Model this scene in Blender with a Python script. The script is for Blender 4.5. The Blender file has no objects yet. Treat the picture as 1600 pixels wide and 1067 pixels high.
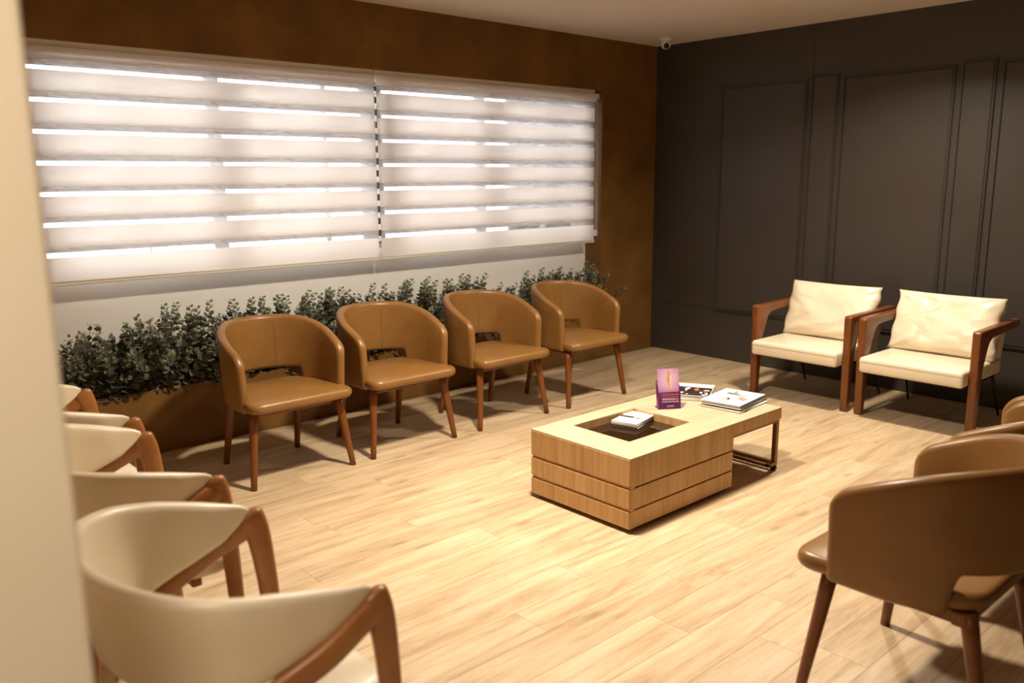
import bpy, bmesh, math, random
from mathutils import Vector, Matrix
random.seed(7)
R = math.radians
scn = bpy.context.scene
COL = scn.collection

# ------------------------------------------------------------------ camera
cam_d = bpy.data.cameras.new('camera')
cam = bpy.data.objects.new('camera', cam_d); COL.objects.link(cam)
yaw, pitch, roll = 0.839142627, 0.192071198, -0.00681872784
fwd = Vector((math.cos(pitch)*math.cos(yaw), math.cos(pitch)*math.sin(yaw), -math.sin(pitch)))
rgt = fwd.cross(Vector((0, 0, 1))).normalized()
upv = rgt.cross(fwd)
c_, s_ = math.cos(roll), math.sin(roll)
r2 = c_*rgt + s_*upv; u2 = -s_*rgt + c_*upv
m = Matrix((r2, u2, -fwd)).transposed().to_4x4()
m.translation = Vector((-5.96992, -4.76701, 1.518826))
cam.matrix_world = m
cam_d.sensor_width = 36; cam_d.lens = 1320.01*36/1600
cam_d.clip_start = 0.02
cam_d.dof.use_dof = True; cam_d.dof.focus_distance = 4.3; cam_d.dof.aperture_fstop = 2.2
scn.camera = cam

# ------------------------------------------------------------------ world + exposure
w = bpy.data.worlds.new('overcast_sky'); scn.world = w; w.use_nodes = True
bg = w.node_tree.nodes['Background']
bg.inputs[0].default_value = (0.93, 0.96, 1.0, 1); bg.inputs[1].default_value = 12
vs = scn.view_settings
vs.view_transform = 'Standard'; vs.look = 'None'; vs.gamma = 1; vs.use_curve_mapping = False
vs.exposure = 0.24
LAMP_W = 50          # watts per ceiling downlight
LAMP_C = (1.0, 0.88, 0.72)

# ------------------------------------------------------------------ materials
def new_mat(name):
    mt = bpy.data.materials.new(name); mt.use_nodes = True
    nt = mt.node_tree
    return mt, nt, nt.nodes['Principled BSDF']
def N(nt, t, **kw):
    n = nt.nodes.new(t)
    for k, v in kw.items():
        if k in n.inputs: n.inputs[k].default_value = v
        else: setattr(n, k, v)
    return n
def ramp(nt, fac, stops):
    r = nt.nodes.new('ShaderNodeValToRGB')
    while len(r.color_ramp.elements) < len(stops): r.color_ramp.elements.new(0.5)
    for e, (p, c) in zip(r.color_ramp.elements, stops):
        e.position = p; e.color = (*c, 1)
    nt.links.new(fac, r.inputs[0]); return r
def bump(nt, b, h, strength, dist=0.002):
    bn = N(nt, 'ShaderNodeBump'); bn.inputs['Strength'].default_value = strength; bn.inputs['Distance'].default_value = dist
    nt.links.new(h, bn.inputs['Height']); nt.links.new(bn.outputs[0], b.inputs['Normal'])
def plain(name, col, rough=0.5, metal=0.0, spec=0.5):
    mt, nt, b = new_mat(name)
    b.inputs['Base Color'].default_value = (*col, 1); b.inputs['Roughness'].default_value = rough
    b.inputs['Metallic'].default_value = metal; b.inputs['Specular IOR Level'].default_value = spec
    return mt
def mottled(name, c1, c2, scale=3.0, rough=0.6, bump_s=0.0, bscale=60, detail=5, spec=0.5, world=False):
    mt, nt, b = new_mat(name)
    tc = N(nt, 'ShaderNodeTexCoord')
    nz = N(nt, 'ShaderNodeTexNoise', Scale=scale, Detail=detail, Roughness=0.6)
    nt.links.new(tc.outputs['Object'], nz.inputs['Vector'])
    r = ramp(nt, nz.outputs['Fac'], [(0.3, c1), (0.7, c2)])
    nt.links.new(r.outputs[0], b.inputs['Base Color'])
    b.inputs['Roughness'].default_value = rough; b.inputs['Specular IOR Level'].default_value = spec
    if bump_s:
        n2 = N(nt, 'ShaderNodeTexNoise', Scale=bscale, Detail=3)
        nt.links.new(tc.outputs['Object'], n2.inputs['Vector'])
        bump(nt, b, n2.outputs['Fac'], bump_s)
    return mt
def woodmat(name, dark, mid, light, stretch=(1, 12, 12), scale=2.2, rough=0.45, rnd=True, knots=False, bump_s=0.05, spec=0.5, tone=0.0):
    mt, nt, b = new_mat(name)
    tc = N(nt, 'ShaderNodeTexCoord')
    vec = tc.outputs['Object']
    oi = N(nt, 'ShaderNodeObjectInfo')
    if rnd:
        mul = N(nt, 'ShaderNodeMath', operation='MULTIPLY'); mul.inputs[1].default_value = 37.0
        nt.links.new(oi.outputs['Random'], mul.inputs[0])
        cx = N(nt, 'ShaderNodeCombineXYZ')
        for k in range(3): nt.links.new(mul.outputs[0], cx.inputs[k])
        ad = N(nt, 'ShaderNodeVectorMath', operation='ADD')
        nt.links.new(vec, ad.inputs[0]); nt.links.new(cx.outputs[0], ad.inputs[1]); vec = ad.outputs[0]
    mp = N(nt, 'ShaderNodeMapping'); mp.inputs['Scale'].default_value = stretch
    nt.links.new(vec, mp.inputs['Vector'])
    n1 = N(nt, 'ShaderNodeTexNoise', Scale=scale, Detail=7, Roughness=0.62, Distortion=0.6)
    nt.links.new(mp.outputs[0], n1.inputs['Vector'])
    n2 = N(nt, 'ShaderNodeTexNoise', Scale=scale*5, Detail=4, Roughness=0.7)
    nt.links.new(mp.outputs[0], n2.inputs['Vector'])
    mx = N(nt, 'ShaderNodeMix'); mx.data_type = 'FLOAT'; mx.inputs[0].default_value = 0.28
    nt.links.new(n1.outputs['Fac'], mx.inputs[2]); nt.links.new(n2.outputs['Fac'], mx.inputs[3])
    fac = mx.outputs[0]
    r = ramp(nt, fac, [(0.30, dark), (0.5, mid), (0.68, light)])
    col = r.outputs[0]
    if knots:
        mp2 = N(nt, 'ShaderNodeMapping'); mp2.inputs['Scale'].default_value = (1.6, 4.5, 1)
        nt.links.new(vec, mp2.inputs['Vector'])
        vo = N(nt, 'ShaderNodeTexVoronoi', Scale=1.7); nt.links.new(mp2.outputs[0], vo.inputs['Vector'])
        kr = ramp(nt, vo.outputs['Distance'], [(0.0, (1, 1, 1)), (0.17, (0, 0, 0))])
        km = N(nt, 'ShaderNodeMix'); km.data_type = 'RGBA'
        kf = N(nt, 'ShaderNodeMath', operation='MULTIPLY'); kf.inputs[1].default_value = 0.55
        nt.links.new(kr.outputs[0], kf.inputs[0])
        nt.links.new(kf.outputs[0], km.inputs[0]); nt.links.new(col, km.inputs[6])
        km.inputs[7].default_value = (*[x*0.55 for x in dark], 1)
        col = km.outputs[2]
    if tone:
        hs = N(nt, 'ShaderNodeHueSaturation')
        mr = N(nt, 'ShaderNodeMapRange'); mr.inputs[3].default_value = 1-tone; mr.inputs[4].default_value = 1+tone
        nt.links.new(oi.outputs['Random'], mr.inputs[0]); nt.links.new(mr.outputs[0], hs.inputs['Value'])
        nt.links.new(col, hs.inputs['Color']); col = hs.outputs[0]
    nt.links.new(col, b.inputs['Base Color'])
    b.inputs['Roughness'].default_value = rough; b.inputs['Specular IOR Level'].default_value = spec
    if bump_s: bump(nt, b, fac, bump_s, 0.001)
    return mt

M = {}
M['suede'] = mottled('ochre_suede_paint', (0.120, 0.054, 0.010), (0.225, 0.108, 0.022), 2.6, 0.62, 0.12, 24, 7, spec=0.35)
M['dark'] = mottled('charcoal_panel_paint', (0.044, 0.034, 0.027), (0.052, 0.041, 0.033), 2, 0.5, 0.03, 90, spec=0.4)
M['recess'] = mottled('white_recess_paint', (0.86, 0.83, 0.77), (0.89, 0.86, 0.80), 4, 0.6)
M['ceil'] = mottled('ceiling_paint', (0.62, 0.53, 0.44), (0.64, 0.55, 0.46), 3, 0.8)
M['cream_wall'] = mottled('cream_wall_paint', (0.62, 0.51, 0.36), (0.65, 0.54, 0.39), 3, 0.7)
M['oak'] = woodmat('oak_floor', (0.33, 0.212, 0.110), (0.515, 0.375, 0.226), (0.635, 0.502, 0.345), (0.9, 9, 9), 1.9, 0.42, knots=True, tone=0.07, bump_s=0.04, spec=0.4)
M['sub'] = plain('subfloor_brown', (0.30, 0.18, 0.09), 0.8)  # brown slab under the planks, seen in the joints
M['leather'] = mottled('tan_leather', (0.210, 0.099, 0.024), (0.255, 0.122, 0.031), 7, 0.36, 0.10, 260, 4)
M['seam'] = plain('leather_seam', (0.16, 0.066, 0.018), 0.6)
M['leg'] = woodmat('reddish_stained_wood', (0.120, 0.034, 0.005), (0.170, 0.051, 0.008), (0.21, 0.066, 0.012), (14, 14, 1.2), 2, 0.36, bump_s=0.03)
M['armwood'] = woodmat('walnut_stained_wood', (0.115, 0.032, 0.005), (0.160, 0.047, 0.008), (0.205, 0.064, 0.012), (6, 2, 2), 3, 0.33, bump_s=0.03)
M['creamwood'] = woodmat('honey_stained_wood', (0.235, 0.085, 0.018), (0.295, 0.110, 0.026), (0.35, 0.14, 0.036), (6, 3, 3), 2, 0.38, bump_s=0.03)
M['cream'] = mottled('cream_leather', (0.70, 0.595, 0.43), (0.75, 0.645, 0.475), 6, 0.38, 0.06, 240)
M['ivory'] = mottled('ivory_leather', (0.72, 0.62, 0.455), (0.77, 0.67, 0.50), 6, 0.30, 0.06, 240)
def wrinkle():
    mt, nt, b = new_mat('ivory_cushion_leather')
    b.inputs['Base Color'].default_value = (0.75, 0.65, 0.48, 1); b.inputs['Roughness'].default_value = 0.32
    tc = N(nt, 'ShaderNodeTexCoord'); oi = N(nt, 'ShaderNodeObjectInfo')
    ad = N(nt, 'ShaderNodeVectorMath', operation='ADD'); nt.links.new(tc.outputs['Object'], ad.inputs[0]); nt.links.new(oi.outputs['Location'], ad.inputs[1])
    mp = N(nt, 'ShaderNodeMapping'); mp.inputs['Scale'].default_value = (1.0, 1.0, 1.9); mp.inputs['Rotation'].default_value = (0, 0.5, 0)
    nt.links.new(ad.outputs[0], mp.inputs[0])
    nz = N(nt, 'ShaderNodeTexNoise', Scale=3.0, Detail=1.5, Distortion=1.3, Roughness=0.4); nt.links.new(mp.outputs[0], nz.inputs['Vector'])
    bump(nt, b, nz.outputs['Fac'], 0.5, 0.06); return mt
M['cushion'] = wrinkle()
M['veneer'] = woodmat('table_veneer_vertical', (0.37, 0.20, 0.070), (0.52, 0.305, 0.120), (0.63, 0.39, 0.175), (11, 11, 0.5), 2.2, 0.45, bump_s=0.03)
M['veneer_top'] = woodmat('table_veneer_top', (0.44, 0.32, 0.19), (0.52, 0.395, 0.25), (0.58, 0.455, 0.305), (0.8, 12, 12), 1.6, 0.42, bump_s=0.02)
M['plinth'] = plain('plinth_black', (0.012, 0.009, 0.007), 0.6)
M['copper'] = plain('bronze_metal', (0.23, 0.115, 0.045), 0.38, 0.55)
M['smoked'] = plain('smoked_mirror_glass', (0.022, 0.010, 0.005), 0.04, 0.0, 0.6)
M['blackmetal'] = plain('black_metal', (0.012, 0.011, 0.011), 0.4, 0.5)
M['white_plastic'] = plain('white_plastic', (0.75, 0.72, 0.68), 0.35)
M['black_gloss'] = plain('black_lens', (0.006, 0.006, 0.007), 0.08)
M['alu'] = plain('window_aluminium', (0.42, 0.42, 0.43), 0.4, 0.3)
M['dark_post'] = plain('dark_gap_post', (0.035, 0.03, 0.03), 0.5)
M['soil'] = mottled('dark_soil', (0.012, 0.009, 0.006), (0.03, 0.02, 0.013), 30, 0.9, 0.6, 80)
M['rail'] = plain('blind_rail_cream', (0.86, 0.82, 0.75), 0.45)
M['paper'] = plain('magazine_paper', (0.80, 0.78, 0.72), 0.35)
M['paper_edge'] = plain('page_edges', (0.55, 0.50, 0.42), 0.7)
M['purple'] = plain('purple_card', (0.085, 0.014, 0.075), 0.35)
M['ink_dark'] = plain('ink_dark', (0.035, 0.022, 0.02), 0.35)
M['ink_green'] = plain('ink_green', (0.10, 0.22, 0.15), 0.35)
M['ink_teal'] = plain('ink_teal', (0.03, 0.09, 0.075), 0.35)
M['ink_skin'] = plain('ink_skin', (0.62, 0.30, 0.15), 0.35)
M['ink_skin2'] = plain('ink_skin_light', (0.86, 0.66, 0.50), 0.35)
M['ink_orange'] = plain('ink_orange', (0.85, 0.20, 0.06), 0.35)
M['ink_white'] = plain('ink_white', (0.88, 0.84, 0.82), 0.35)
M['ink_lilac'] = plain('ink_lilac', (0.42, 0.40, 0.55), 0.35)
M['ink_red'] = plain('ink_red', (0.50, 0.12, 0.09), 0.35)
M['facade'] = plain('outside_facade', (0.55, 0.52, 0.54), 0.8)
M['stem'] = plain('plant_stem', (0.13, 0.075, 0.035), 0.6)

def leafmat(name, c1, c2):
    mt, nt, b = new_mat(name)
    oi = N(nt, 'ShaderNodeNewGeometry')
    r = ramp(nt, oi.outputs['Random Per Island'], [(0.1, c1), (0.9, c2)])
    nt.links.new(r.outputs[0], b.inputs['Base Color']); b.inputs['Roughness'].default_value = 0.5
    return mt
M['leaf'] = leafmat('eucalyptus_leaf', (0.070, 0.075, 0.050), (0.26, 0.255, 0.185))
M['leaf_young'] = leafmat('eucalyptus_young_leaf', (0.12, 0.16, 0.08), (0.20, 0.26, 0.14))

def glow_fabric(name, col, trans_col, t_mix, clear=0.0, mott=False):
    mt = bpy.data.materials.new(name); mt.use_nodes = True; nt = mt.node_tree
    nt.nodes.clear()
    out = N(nt, 'ShaderNodeOutputMaterial')
    d = N(nt, 'ShaderNodeBsdfDiffuse'); d.inputs[0].default_value = (*col, 1)
    t = N(nt, 'ShaderNodeBsdfTranslucent'); t.inputs[0].default_value = (*trans_col, 1)
    mx = N(nt, 'ShaderNodeMixShader'); mx.inputs[0].default_value = t_mix
    nt.links.new(d.outputs[0], mx.inputs[1]); nt.links.new(t.outputs[0], mx.inputs[2])
    res = mx.outputs[0]
    if clear:
        tr = N(nt, 'ShaderNodeBsdfTransparent')
        m2 = N(nt, 'ShaderNodeMixShader'); m2.inputs[0].default_value = clear
        nt.links.new(res, m2.inputs[1]); nt.links.new(tr.outputs[0], m2.inputs[2]); res = m2.outputs[0]
        if mott:
            tc = N(nt, 'ShaderNodeTexCoord'); mp = N(nt, 'ShaderNodeMapping'); mp.inputs['Scale'].default_value = (4, 1, 16)
            mp.inputs['Rotation'].default_value = (0, 0.35, 0)
            nz = N(nt, 'ShaderNodeTexNoise', Scale=1.6, Detail=4, Distortion=1.5)
            nt.links.new(tc.outputs['Object'], mp.inputs[0]); nt.links.new(mp.outputs[0], nz.inputs['Vector'])
            mr = N(nt, 'ShaderNodeMapRange'); mr.inputs[1].default_value = 0.35; mr.inputs[2].default_value = 0.65
            mr.inputs[3].default_value = clear-0.14; mr.inputs[4].default_value = clear+0.12
            nt.links.new(nz.outputs['Fac'], mr.inputs[0]); nt.links.new(mr.outputs[0], m2.inputs[0])
    nt.links.new(res, out.inputs[0])
    return mt
M['band'] = glow_fabric('blind_opaque_fabric', (0.84, 0.79, 0.74), (0.95, 0.90, 0.855), 0.56)
M['band_back'] = glow_fabric('blind_rear_fabric', (0.75, 0.73, 0.73), (0.80, 0.79, 0.80), 0.16)
M['sheer'] = glow_fabric('blind_sheer_fabric', (0.80, 0.78, 0.78), (0.80, 0.78, 0.78), 0.4, 0.55, True)
def glassmat():
    mt = bpy.data.materials.new('clear_glass'); mt.use_nodes = True; nt = mt.node_tree; nt.nodes.clear()
    out = N(nt, 'ShaderNodeOutputMaterial'); tr = N(nt, 'ShaderNodeBsdfTransparent'); tr.inputs[0].default_value = (0.93, 0.95, 0.95, 1)
    gl = N(nt, 'ShaderNodeBsdfGlossy'); gl.inputs['Roughness'].default_value = 0.02
    fr = N(nt, 'ShaderNodeFresnel'); mx = N(nt, 'ShaderNodeMixShader')
    nt.links.new(fr.outputs[0], mx.inputs[0]); nt.links.new(tr.outputs[0], mx.inputs[1]); nt.links.new(gl.outputs[0], mx.inputs[2])
    nt.links.new(mx.outputs[0], out.inputs[0]); return mt
M['glass'] = glassmat()
def emis(name, col, s):
    mt = bpy.data.materials.new(name); mt.use_nodes = True; nt = mt.node_tree; nt.nodes.clear()
    out = N(nt, 'ShaderNodeOutputMaterial'); e = N(nt, 'ShaderNodeEmission'); e.inputs[0].default_value = (*col, 1); e.inputs[1].default_value = s
    nt.links.new(e.outputs[0], out.inputs[0]); return mt
M['lamp_face'] = emis('downlight_diffuser', LAMP_C, 6)
def cover_gradient():
    mt, nt, b = new_mat('purple_cover_print')
    tc = N(nt, 'ShaderNodeTexCoord'); gr = N(nt, 'ShaderNodeTexGradient', gradient_type='SPHERICAL')
    mp = N(nt, 'ShaderNodeMapping'); mp.inputs['Location'].default_value = (0, 0, -1.35); mp.inputs['Scale'].default_value = (10, 1, 9)
    nt.links.new(tc.outputs['Object'], mp.inputs[0]); nt.links.new(mp.outputs[0], gr.inputs[0])
    r = ramp(nt, gr.outputs[0], [(0.0, (0.36, 0.10, 0.33)), (0.75, (0.66, 0.42, 0.56))])
    nt.links.new(r.outputs[0], b.inputs['Base Color']); b.inputs['Roughness'].default_value = 0.3
    return mt
M['cover'] = cover_gradient()

# ------------------------------------------------------------------ mesh helpers
def link(name, me, parent=None, mat=None, loc=None, rot=None):
    o = bpy.data.objects.new(name, me); COL.objects.link(o)
    if mat is not None and me is not None and len(me.materials) == 0:
        for x in (mat if isinstance(mat, (list, tuple)) else [mat]): me.materials.append(x)
    if parent is not None: o.parent = parent
    if loc is not None: o.location = loc
    if rot is not None: o.rotation_euler = rot
    return o
def mesh(name, verts, faces, smooth=False, mi=None, auto=None):
    me = bpy.data.meshes.new(name); me.from_pydata([tuple(v) for v in verts], [], faces); me.update()
    bm = bmesh.new(); bm.from_mesh(me); bmesh.ops.recalc_face_normals(bm, faces=bm.faces); bm.to_mesh(me); bm.free()
    if smooth:
        for p in me.polygons: p.use_smooth = True
    if mi:
        for p, k in zip(me.polygons, mi): p.material_index = k
    return me
def box_me(name, x0, x1, y0, y1, z0, z1, bev=0.0, seg=2):
    bm = bmesh.new()
    v = [bm.verts.new((x, y, z)) for x in (x0, x1) for y in (y0, y1) for z in (z0, z1)]
    for f in ((0, 1, 3, 2), (4, 6, 7, 5), (0, 4, 5, 1), (2, 3, 7, 6), (0, 2, 6, 4), (1, 5, 7, 3)): bm.faces.new([v[i] for i in f])
    bmesh.ops.recalc_face_normals(bm, faces=bm.faces)
    if bev: bmesh.ops.bevel(bm, geom=list(bm.edges), offset=bev, segments=seg, affect='EDGES', profile=0.5)
    me = bpy.data.meshes.new(name); bm.to_mesh(me); bm.free()
    return me
def box(name, b, mat, parent=None, bev=0.0, seg=2):
    return link(name, box_me(name, *b, bev=bev, seg=seg), parent, mat)
def catmull(pts, n=8):
    P = [Vector(p) for p in pts]; out = []
    for i in range(len(P)-1):
        p0 = P[max(i-1, 0)]; p1 = P[i]; p2 = P[i+1]; p3 = P[min(i+2, len(P)-1)]
        for k in range(n):
            t = k/n
            out.append(0.5*((2*p1)+(p2-p0)*t+(2*p0-5*p1+4*p2-p3)*t*t+(3*p1-p0-3*p2+p3)*t**3))
    out.append(P[-1]); return out
def sweep(name, path, secs, side=Vector((1, 0, 0)), n=12, power=2.0, smooth=True):
    """closed-section sweep; secs = (half width along 'side', half height across)"""
    V, F = [], []
    L = len(path)
    for i, p in enumerate(path):
        t = (path[min(i+1, L-1)]-path[max(i-1, 0)]).normalized()
        a = (side - side.dot(t)*t).normalized(); b = t.cross(a)
        w_, h_ = secs[i] if isinstance(secs, list) else secs
        for k in range(n):
            an = 2*math.pi*k/n; c, s = math.cos(an), math.sin(an)
            c = math.copysign(abs(c)**(2/power), c); s = math.copysign(abs(s)**(2/power), s)
            V.append(p + a*(w_*c) + b*(h_*s))
    for i in range(L-1):
        for k in range(n):
            F.append((i*n+k, i*n+(k+1) % n, (i+1)*n+(k+1) % n, (i+1)*n+k))
    F.append(tuple(range(n))); F.append(tuple((L-1)*n+k for k in range(n)))
    return mesh(name, V, F, smooth)
def tube(name, path, rad, n=10):
    path = [Vector(p) for p in path]
    rr = rad if isinstance(rad, list) else [rad]*len(path)
    d = (path[-1]-path[0]).normalized()
    side = Vector((1, 0, 0)) if abs(d.x) < 0.8 else Vector((0, 1, 0))
    return sweep(name, path, [(r, r) for r in rr], side, n)
def prism(name, poly, x0, x1, bev=0.006, seg=3, axis='x', nobev=None):
    """polygon in (y,z) extruded along x"""
    bm = bmesh.new()
    mk = (lambda x, p: (x, p[0], p[1])) if axis == 'x' else (lambda x, p: (p[0], p[1], x))
    a = [bm.verts.new(mk(x0, p)) for p in poly]; b = [bm.verts.new(mk(x1, p)) for p in poly]
    bm.faces.new(a); bm.faces.new(b[::-1]); n = len(poly)
    for i in range(n): bm.faces.new((a[i], b[i], b[(i+1) % n], a[(i+1) % n]))
    bmesh.ops.recalc_face_normals(bm, faces=bm.faces)
    if bev:
        ed = [e for e in bm.edges if len(e.link_faces) == 2 and e.calc_face_angle(0) > 0.6 and not (nobev is not None and all(abs(q.co.z-nobev) < 1e-5 for q in e.verts))]
        bmesh.ops.bevel(bm, geom=ed, offset=bev, segments=seg, affect='EDGES', profile=0.5)
    me = bpy.data.meshes.new(name); bm.to_mesh(me); bm.free()
    for p in me.polygons: p.use_smooth = True
    try: me.set_sharp_from_angle(angle=R(45))
    except Exception: pass
    return me
def fillet(poly, rad, n=6):
    """round each corner of polygon by its radius"""
    out = []; L = len(poly)
    for i in range(L):
        p = Vector(poly[i]); a = Vector(poly[i-1]); b = Vector(poly[(i+1) % L]); r = rad[i]
        if r <= 0: out.append(tuple(p)); continue
        ua = (a-p).normalized(); ub = (b-p).normalized()
        ang = ua.angle(ub); d = r/math.tan(ang/2)
        d = min(d, 0.49*(a-p).length, 0.49*(b-p).length)
        s, e = p+ua*d, p+ub*d
        for k in range(n+1):
            t = k/n; out.append(tuple((1-t)**2*s+2*t*(1-t)*p+t*t*e))
    return out
def empty(name, loc, rz=0, label=None, cat=None, group=None):
    o = bpy.data.objects.new(name, None); COL.objects.link(o); o.location = loc; o.rotation_euler = (0, 0, rz)
    o.empty_display_size = 0.1
    tag(o, label, cat, group); return o
def tag(o, label=None, cat=None, group=None, kind=None):
    if label: o['label'] = label
    if cat: o['category'] = cat
    if group: o['group'] = group
    if kind: o['kind'] = kind
    return o
def struct(o): o['kind'] = 'structure'; return o
def dup(root, loc, rz, label, group=None):
    r = root.copy(); COL.objects.link(r); r.location = loc; r.rotation_euler = (0, 0, rz); r['label'] = label
    if group: r['group'] = group
    for ch in list(root.children):
        c = ch.copy(); COL.objects.link(c); c.parent = r
        for g in list(ch.children):
            d = g.copy(); COL.objects.link(d); d.parent = c
    return r

# ------------------------------------------------------------------ the room
H = 2.6
XL, YB = -7.6, -6.4          # far ends of the room behind the camera
fl = struct(box('floor', (XL-0.1, 0.1, YB-0.1, 0.3, -0.12, -0.004), M['sub']))
tag(fl, 'light oak plank floor of the waiting room')
PW, PL = 0.167, 1.22
def plank_me(l, wd):
    g = 0.0004
    return box_me('plank', g, l-g, g, wd-g, -0.006, 0.0, 0.0004, 1)
full = plank_me(PL, PW); full.materials.append(M['oak'])
rnd = random.Random(3)
row = 0
y = -2.55 + PW*15
while y > YB:
    y0, y1 = max(y-PW, YB), min(y, -0.0005)
    if y1-y0 > 0.01:
        x = XL - (rnd.random()*PL if abs(y+2.55) > 0.02 else (PL - ((-3.742-XL) % PL)))
        while x < 0:
            a, b = max(x, XL), min(x+PL, 0)
            if b-a > 0.02:
                if b-a > PL-1e-6 and y1-y0 > PW-1e-6: me = full
                else: me = plank_me(b-a, y1-y0); me.materials.append(M['oak'])
                link('plank', me, fl, None, (a, y0, 0))
            x += PL
    y -= PW

struct(tag(box('ceiling', (XL-0.1, 0.1, YB-0.1, 0.3, H, H+0.1), M['ceil']), 'smooth pale plaster ceiling'))
# window wall: front skin with recess; plaster front runs down as the planter front
RX0, RX1, RZ0, RZ1, RD = -4.90, -0.690, 0.36, 2.203, 0.175
wf = struct(tag(box('wall_front', (XL, RX0, 0, RD+0.1, 0, H), M['suede']), 'ochre suede textured wall around the window recess'))
box('wall_section', (RX1, 0.1, 0, RD+0.1, 0, H), M['suede'], wf)
box('wall_section', (RX0, RX1, 0, RD+0.1, RZ1, H), M['suede'], wf)
# white rear of the recess with the window opening
WX0, WX1, WZ0, WZ1 = -4.86, -0.76, 1.03, 2.17
bk = [(RX0, RX1, RD, RD+0.1, 0, WZ0), (RX0, RX1, RD, RD+0.1, WZ1, RZ1), (RX0, WX0, RD, RD+0.1, WZ0, WZ1), (WX1, RX1, RD, RD+0.1, WZ0, WZ1)]
for b in bk: box('recess_back', b, M['recess'], wf)
# planter trough built into the wall
pl = struct(box('trim_1', (RX0, RX1, 0, 0.02, 0, RZ0), M['suede'])); tag(pl, 'ochre planter front below the window')
box('soil', (RX0, RX1, 0.02, RD, 0.0, RZ0-0.045), M['soil'], pl)
# thin groove at planter foot
box('skirting_line', (RX0, -0.02, -0.004, 0.0, 0, 0.012), M['suede'], pl)

# dark panelled wall
wr = struct(tag(box('wall_right', (0, 0.12, YB, 0, 0, H), M['dark']), 'charcoal wall with raised rectangular panels'))
def panel(y0, y1, z0, z1, t):
    bm = bmesh.new()
    v = [bm.verts.new((x, yy, z)) for x in (-t, 0.002) for yy in (y1, y0) for z in (z0, z1)]
    for f in ((0, 1, 3, 2), (4, 6, 7, 5), (0, 4, 5, 1), (2, 3, 7, 6), (0, 2, 6, 4), (1, 5, 7, 3)): bm.faces.new([v[i] for i in f])
    bmesh.ops.recalc_face_normals(bm, faces=bm.faces)
    ed = [e for e in bm.edges if all(abs(q.co.x+t) < 1e-6 for q in e.verts)]
    bmesh.ops.bevel(bm, geom=ed, offset=0.004, segments=2, affect='EDGES')
    me = bpy.data.meshes.new('wall_panel'); bm.to_mesh(me); bm.free()
    link('wall_panel', me, wr, M['dark'])
PT, ST = 2.212, 2.236
def field(y0, y1, z0, z1, t, bead):
    panel(y0-0.016, y1+0.016, z0+0.016, z1-0.016, t)
    w_ = 0.013
    panel(y0, y0-w_, z0, z1, bead); panel(y1+w_, y1, z0, z1, bead)
    panel(y0-w_, y1+w_, z1-w_, z1, bead); panel(y0-w_, y1+w_, z0, z0+w_, bead)
for y0, y1, z0, z1, t in [(-0.673, -1.415, 0.41, PT, 0.008), (-1.448, -1.657, 0.385, ST, 0.012), (-1.692, -2.455, 0.41, PT, 0.008), (-2.490, -2.700, 0.385, ST, 0.012),
                          (-2.735, -3.48, 0.41, PT, 0.008), (-3.515, -3.725, 0.385, ST, 0.012), (-3.76, -4.50, 0.41, PT, 0.008)]:
    field(y0, y1, z0, z1, t, 0.0145)
box('joint_strip', (-0.003, 0.0, -1.449, -1.446, ST, H), M['dark'], wr)
box('joint_strip', (-0.003, 0.0, -0.67, 0.0, 0.425, 0.428), M['dark'], wr)

# partition at the left whose end fills the left edge of the picture, and the walls behind the camera
wl = struct(tag(box('wall_left', (-5.985, -5.742, -3.80, -0.001, 0, H), M['cream_wall'], None, 0.006, 3), 'cream partition wall end blurred at the left edge'))
struct(tag(box('wall_back', (XL-0.1, 0.1, YB-0.1, YB, 0, H), M['dark']), 'charcoal wall behind the camera'))
struct(tag(box('wall_entrance', (XL-0.1, XL, YB, 0.1, 0, H), M['suede']), 'ochre wall at the entrance side'))

# window
wn = struct(tag(link('window_1', box_me('window_1', WX0, WX1, RD+0.02, RD+0.08, WZ0, WZ0+0.05, 0.004), None, M['alu']), 'aluminium sliding window behind the blinds'))
for b in [(WX0, WX1, RD+0.02, RD+0.08, WZ1-0.05, WZ1), (WX0, WX0+0.05, RD+0.02, RD+0.08, WZ0, WZ1), (WX1-0.05, WX1, RD+0.02, RD+0.08, WZ0, WZ1)]:
    box('window_frame', b, M['alu'], wn, 0.004)
ML = [(-3.85, 0.085), (-2.800, 0.10), (-2.706, 0.05), (-1.81, 0.085), (-3.12, 0.03), (-1.15, 0.03)]
for xm, wd in ML:
    box('mullion', (xm-wd/2, xm+wd/2, RD+0.02, RD+0.075, WZ0+0.05, WZ1-0.05), M['dark_post'] if abs(xm+2.706) < .01 else M['alu'], wn, 0.004)  # narrow dark post added so the gap between the blinds reads dark
xs = sorted([WX0+0.05, WX1-0.05]+[x for x, _ in ML])
for a, b in zip(xs[:-1], xs[1:]):
    box('pane', (a+0.004, b-0.004, RD+0.045, RD+0.051, WZ0+0.05, WZ1-0.05), M['glass'], wn)
fc = box('neighbouring_wall', (-3.3, 4.5, 3.0, 3.2, -1.0, 2.35), M['facade'])
tag(fc, 'pale wall outdoors glimpsed through the sheer strips of the right blind', 'wall')
fc2 = box('garden_wall', (-8.0, -3.32, 3.0, 3.2, -1.0, 1.45), M['facade'])
tag(fc2, 'low pale wall outdoors glimpsed through the lower sheer strips of the left blind', 'wall')

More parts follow.
